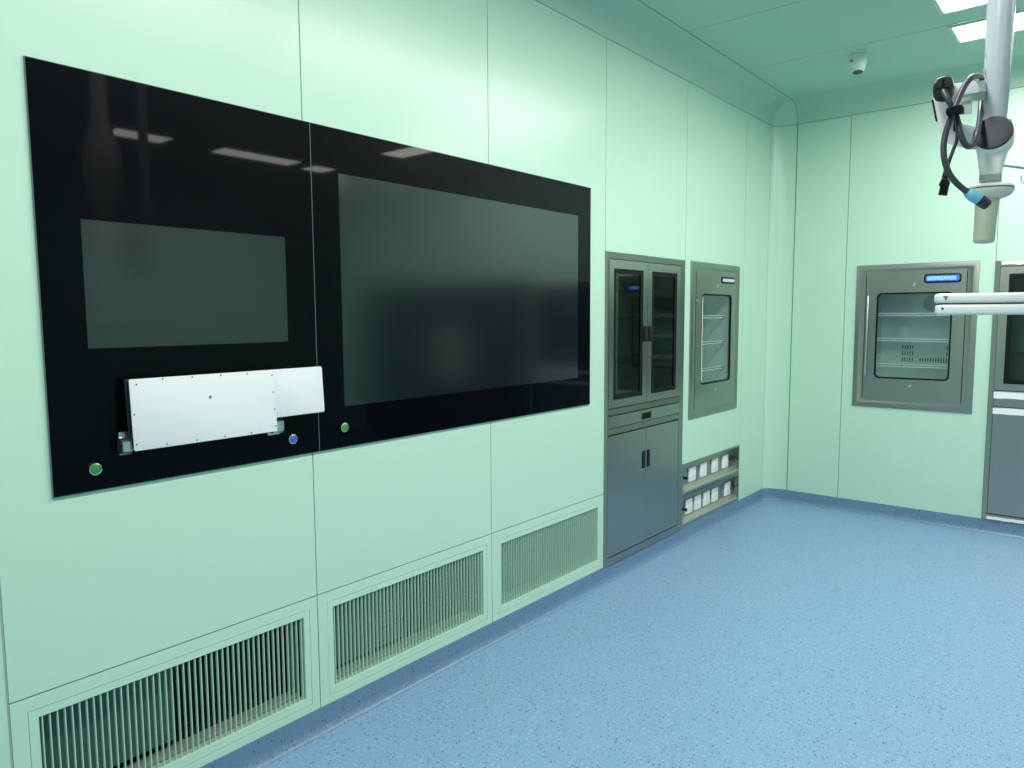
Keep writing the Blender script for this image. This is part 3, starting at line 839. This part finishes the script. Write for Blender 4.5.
mb = MB(); mb.lathe([(rr(11.6), -.004), (rr(10.8), .004), (rr(10.2), .012), (rr(9.6), gl*.6), (rr(9.2), gl-.003), (rr(8.6), gl), (.0005, gl)], g0, gx, 40)
pb('grip', mb, M_beige, lab='beige cylindrical grip')
# yoke: upper arm, lower curved bracket
def prism_px(mb, pts, d, t, bev=.002): mb.prism([at(u, v, d) for u, v in pts], VR*t, bev)
mb = MB(); prism_px(mb, [(950, 84), (985, 80), (986, 91), (950, 98)], DP-.02, .05)
a_ = pb('upper_arm', mb, M_pwhite)
mb = MB(); prism_px(mb, [(951, 96.4), (985.5, 90.6), (985.5, 99.6), (951, 103)], DP-.012, .04, .001)
pb('arm_underside', mb, M_alu, a_, 'grey underside of the arm')
mb = MB(); prism_px(mb, [(961.5, 101.5), (971.5, 100.8), (971.5, 114), (961.5, 114.6)], DP-.006, .02, .001); pb('cable_tab', mb, M_pwhite, a_)
mb = MB()
out = [(932.4, 92), (933.2, 103), (936, 116), (939, 129), (942.5, 138), (947, 143.3), (955, 146), (966, 148.5), (979, 150.5), (982, 140), (981, 127.5), (972, 126), (963.5, 124.3), (957.5, 119), (955, 110), (954, 98), (953.5, 90)]
prism_px(mb, out, DP-.010, .045, .004)
yk = pb('yoke', mb, M_pwhite, lab='white curved yoke')
mb = MB(); prism_px(mb, [(931.6, 100), (933.0, 99.5), (937.0, 121), (935.6, 121.6)], DP-.014, .03, .0006); pb('yoke_slot', mb, M_rubber, yk, 'black edge strip')
mb = MB(); prism_px(mb, [(953.5, 120), (956, 117.5), (961.5, 122), (962.2, 128), (957, 132), (953.2, 131)], DP-.026, .018, .002); pb('cable_clip', mb, M_black, yk, 'small black clip')
# thin side rod and hook on the right of the joint
mb = MB(); mb.tube([at(992, 164.6, DP), at(1001, 165.4, DP+.012), at(1012, 166.6, DP+.02), at(1026, 168.6, DP+.02), at(1048, 171.5, DP+.02)], .0028, 10)
pb('side_rod', mb, M_alu, lab='thin grey side rod')
mb = MB(); mb.tube([at(1034, 169.8, DP+.05), at(1034, 180, DP+.05), at(1029, 184, DP+.05), at(1024, 183.2, DP+.05), at(1021.4, 180, DP+.05), at(1021.2, 175.5, DP+.05)], .0016, 8)
pb('hook', mb, M_alu, lab='small wire hook')

# power cable with socket head and blue-collared plug
DC = DP-.045
cab = empty('power_cable', at(943, 101, DC), 0, 'thick grey cable with black socket head and light blue plug, looped over the white yoke', 'cable')
CO = cab.location.copy()
def cb(name, mb, mt, parent=cab, lab=None, each=False): return (build_each if each else build)(name, mb, mt, parent, lab, origin=CO)
mb = MB()
head = [(936.5, 78.8), (941, 76.6), (948, 75.6), (951.5, 76.8), (953.2, 81), (954, 87), (953.2, 93), (951, 98), (948.5, 101), (941, 101.8), (935.8, 101), (933, 97), (932.2, 91), (932.8, 84.5)]
mb.prism([at(u, v, DC-.012) for u, v in head], VR*.040, .006, 3)
hd = cb('socket_head', mb, M_dgrey, lab='dark grey rounded socket head')
mb = MB()
for u, v, r in ((943.4, 80.2, 1.5), (943.2, 84.2, 1.5), (943, 96.4, 1.7)):
    mb.lathe([(r*PXM, -.001), (r*PXM, .0022), (.0003, .0024)], at(u, v, DC-.012), -VR, 16)
mb.prism([at(u, v, DC-.0125) for u, v in ((935.6, 88.0), (950.6, 86.8), (950.6, 88.0), (935.6, 89.3))], -VR*.0012)
mb.prism([at(u, v, DC-.0125) for u, v in ((942.4, 79), (944.2, 79), (944, 89.5), (942.2, 89.5))], -VR*.0010)
cb('socket_hole', mb, M_rubber, hd, 'black hole', True)
r0 = 2.75*PXM
mb = MB()
mb.tube([at(943.2, 91, DC-.012), at(946.5, 97, DC-.022), at(950.5, 104, DC-.026), at(954.5, 112, DC-.024), at(957.5, 121, DC-.028), at(960, 132, DC-.034), at(963.8, 142, DC-.036), at(968.5, 146.6, DC-.034), at(973.5, 143.5, DC-.028), at(977.3, 134, DC-.018), at(979.8, 120, DC+.022), at(981.2, 103, DC+.078), at(982, 90, DC+.092), at(981.5, 80, DC+.060), at(977.5, 76.0, DC+.012), at(971.5, 77.6, DC-.030), at(966.5, 83, DC-.034), at(962, 91, DC-.036), at(958, 100, DC-.038), at(954.5, 109, DC-.040), at(950.5, 119, DC-.036), at(946, 132, DC-.030), at(943.6, 146, DC-.028), at(944.6, 160, DC-.028), at(949, 173, DC-.028), at(956.5, 183, DC-.030), at(964.5, 189.8, DC-.032), at(969, 193, DC-.034)], r0, 14, 6)
cd = cb('cable', mb, M_cable)
mb = MB()
p0, p1, p2, p3 = at(967.5, 191.9, DC-.033), at(979.2, 199.6, DC-.036), at(988.0, 205.4, DC-.038), at(987.6, 208, DC-.038)
dv = (p1-p0).normalized(); ln = (p1-p0).length
mb.lathe([(rr(3.6), 0), (rr(5.2), .006), (rr(5.6), ln*.55), (rr(5.2), ln)], p0, dv, 28); cb('plug_collar', mb, M_lblue, cd, 'light blue plug collar')
l2 = (p2-p1).length
mb = MB(); mb.lathe([(rr(5.0), -.001), (rr(5.4), .003), (rr(5.2), l2-.003), (rr(4.6), l2), (.0005, l2)], p1, dv, 28); pg = cb('plug', mb, M_navy, cd, 'dark navy plug')
mb = MB()
for off in (-1.6, 1.4):
    q = p2 + (dv.cross(VR)).normalized()*off*PXM
    mb.lathe([(rr(.75), -.002), (rr(.75), rr(2.8)), (.0003, rr(3.1))], q, dv, 10)
cb('plug_pin', mb, M_brass, pg, 'brass plug pin', True)
mb = MB()
prism = [(946.3, 108.2), (951, 106.2), (958.5, 104.6), (961.5, 104.4), (963.6, 107.4), (963.2, 113.2), (957, 114.6), (950.5, 116), (946.8, 116), (945.4, 112.4)]
mb.prism([at(u, v, DC-.054) for u, v in prism], VR*.060, .003)
cb('cable_tie', mb, M_rubber, cab, 'black hook-and-loop cable tie')

thin = empty('appliance_lead', at(945, 178, DC), 0, 'thin black lead with a black appliance connector hanging behind the thick cable', 'cable')
CO2 = thin.location.copy()
mb = MB(); mb.tube([at(957.5, 128, DC+.012), at(956.8, 140, DC+.006), at(953.2, 150, DC), at(949.6, 160, DC-.004), at(947, 169, DC-.004), at(945, 178, DC)], 1.6*PXM, 10)
build('lead', mb, M_bcable, thin, origin=CO2)
q0 = at(945.4, 174.5, DC); q1 = at(942.6, 196, DC); qd = (q1-q0).normalized()
mb = MB(); mb.lathe([(rr(1.8), -.012), (rr(2.6), 0), (rr(2.9), .006), (rr(2.0), .010)], q0, qd, 16)
mb.prism([at(u, v, DC-.012) for u, v in ((941.5, 178.6), (948.5, 178.9), (950, 183.5), (948.6, 187), (946.8, 196), (938, 195.2), (940, 186.6), (938.4, 185.2))], VR*.026, .002)
build('connector', mb, M_black, thin, 'black appliance connector', origin=CO2)

# ------------------------------------------------------------------ white jointed arm reaching in from the right
DA = 1.52
pz = at(1050, 304, DA-.10)
arm = empty('ceiling_pendant_arm', (pz.x, pz.y, ZC), 0, 'white two-layer horizontal arm reaching in from the right photo edge', 'ceiling arm')
AO = Vector((pz.x, pz.y, ZC))
def ab(name, mb, mt, parent=arm, lab=None): return build(name, mb, mt, parent, lab, origin=AO)
tip = at(934, 304, DA); HZ = Vector((pz.x-tip.x, pz.y-tip.y, 0)); alen = HZ.length; HZ.normalize(); HN = UPV.cross(HZ)
if HN.dot(CAM-tip) < 0: HN = -HN
zt_, zg1, zg2, zb_ = at(934, 294.1, DA).z, at(934, 303.5, DA).z, at(934, 304.8, DA).z, at(934, 315.0, DA).z
def slab(z0, z1, l0, hw, bev):
    mb = MB(); b0 = Vector((tip.x, tip.y, 0)) + HZ*l0
    pts = []
    for i in range(9):
        t = PI/2 + PI*i/8
        pts.append(b0 + HZ*hw*.35*(1+math.cos(t)*1.0) + HN*hw*math.sin(t))
    pts = [p for p in pts] + [Vector((pz.x, pz.y, 0))-HN*hw, Vector((pz.x, pz.y, 0))+HN*hw]
    mb.prism([Vector((p.x, p.y, z0)) for p in pts], (0, 0, z1-z0), bev, 3); return mb
HW = .032
up = ab('upper_plate', slab(zg1, zt_, 0, HW, .005), M_pwhite)
lw = ab('lower_plate', slab(zb_, zg2, .002, HW, .005), M_pwhite)
ab('gap_plate', slab(zg2-.002, zg1+.002, .006, HW-.006, .0005), M_dgrey, lw, 'dark gap between the plates')
mb = MB(); q = at(945.6, 298, DA-.02); q = q + HN*(HW - (q-tip).dot(HN) + .0004)
mb.prism([q+HZ*x*PXM+UPV*z*PXM for x, z in ((-2.2, 2), (1.9, 2.1), (.3, -2.6))], HN*.0006); ab('mark', mb, M_lockm, up, 'small brown triangular mark')
mb = MB(); q = at(942.6, 308.5, DA-.02); q = q + HN*(HW - (q-tip).dot(HN)); mb.lathe([(rr(1.0), -.001), (rr(1.0), .001), (.0003, .0012)], q, HN, 12); ab('screw', mb, M_black, lw)
mb = MB()
mb.lathe([(.024, zb_-.03), (.030, zb_-.025), (.030, zt_+.03), (.026, zt_+.04), (.026, 2.02), (.050, 2.12), (.100, 2.36), (.104, 2.50), (.070, 2.60), (.045, 2.70), (.045, ZC-.001)], (pz.x, pz.y, 0), UPV, 40)
ab('column', mb, M_pwhite)

# ------------------------------------------------------------------ view
w = bpy.data.worlds.new('world'); S.world = w
w.use_nodes = True
w.node_tree.nodes['Background'].inputs['Color'].default_value = (0, 0, 0, 1)
S.view_settings.view_transform = 'Standard'
S.view_settings.look = 'None'
S.view_settings.gamma = 1
S.view_settings.use_curve_mapping = False
S.view_settings.exposure = 1.22
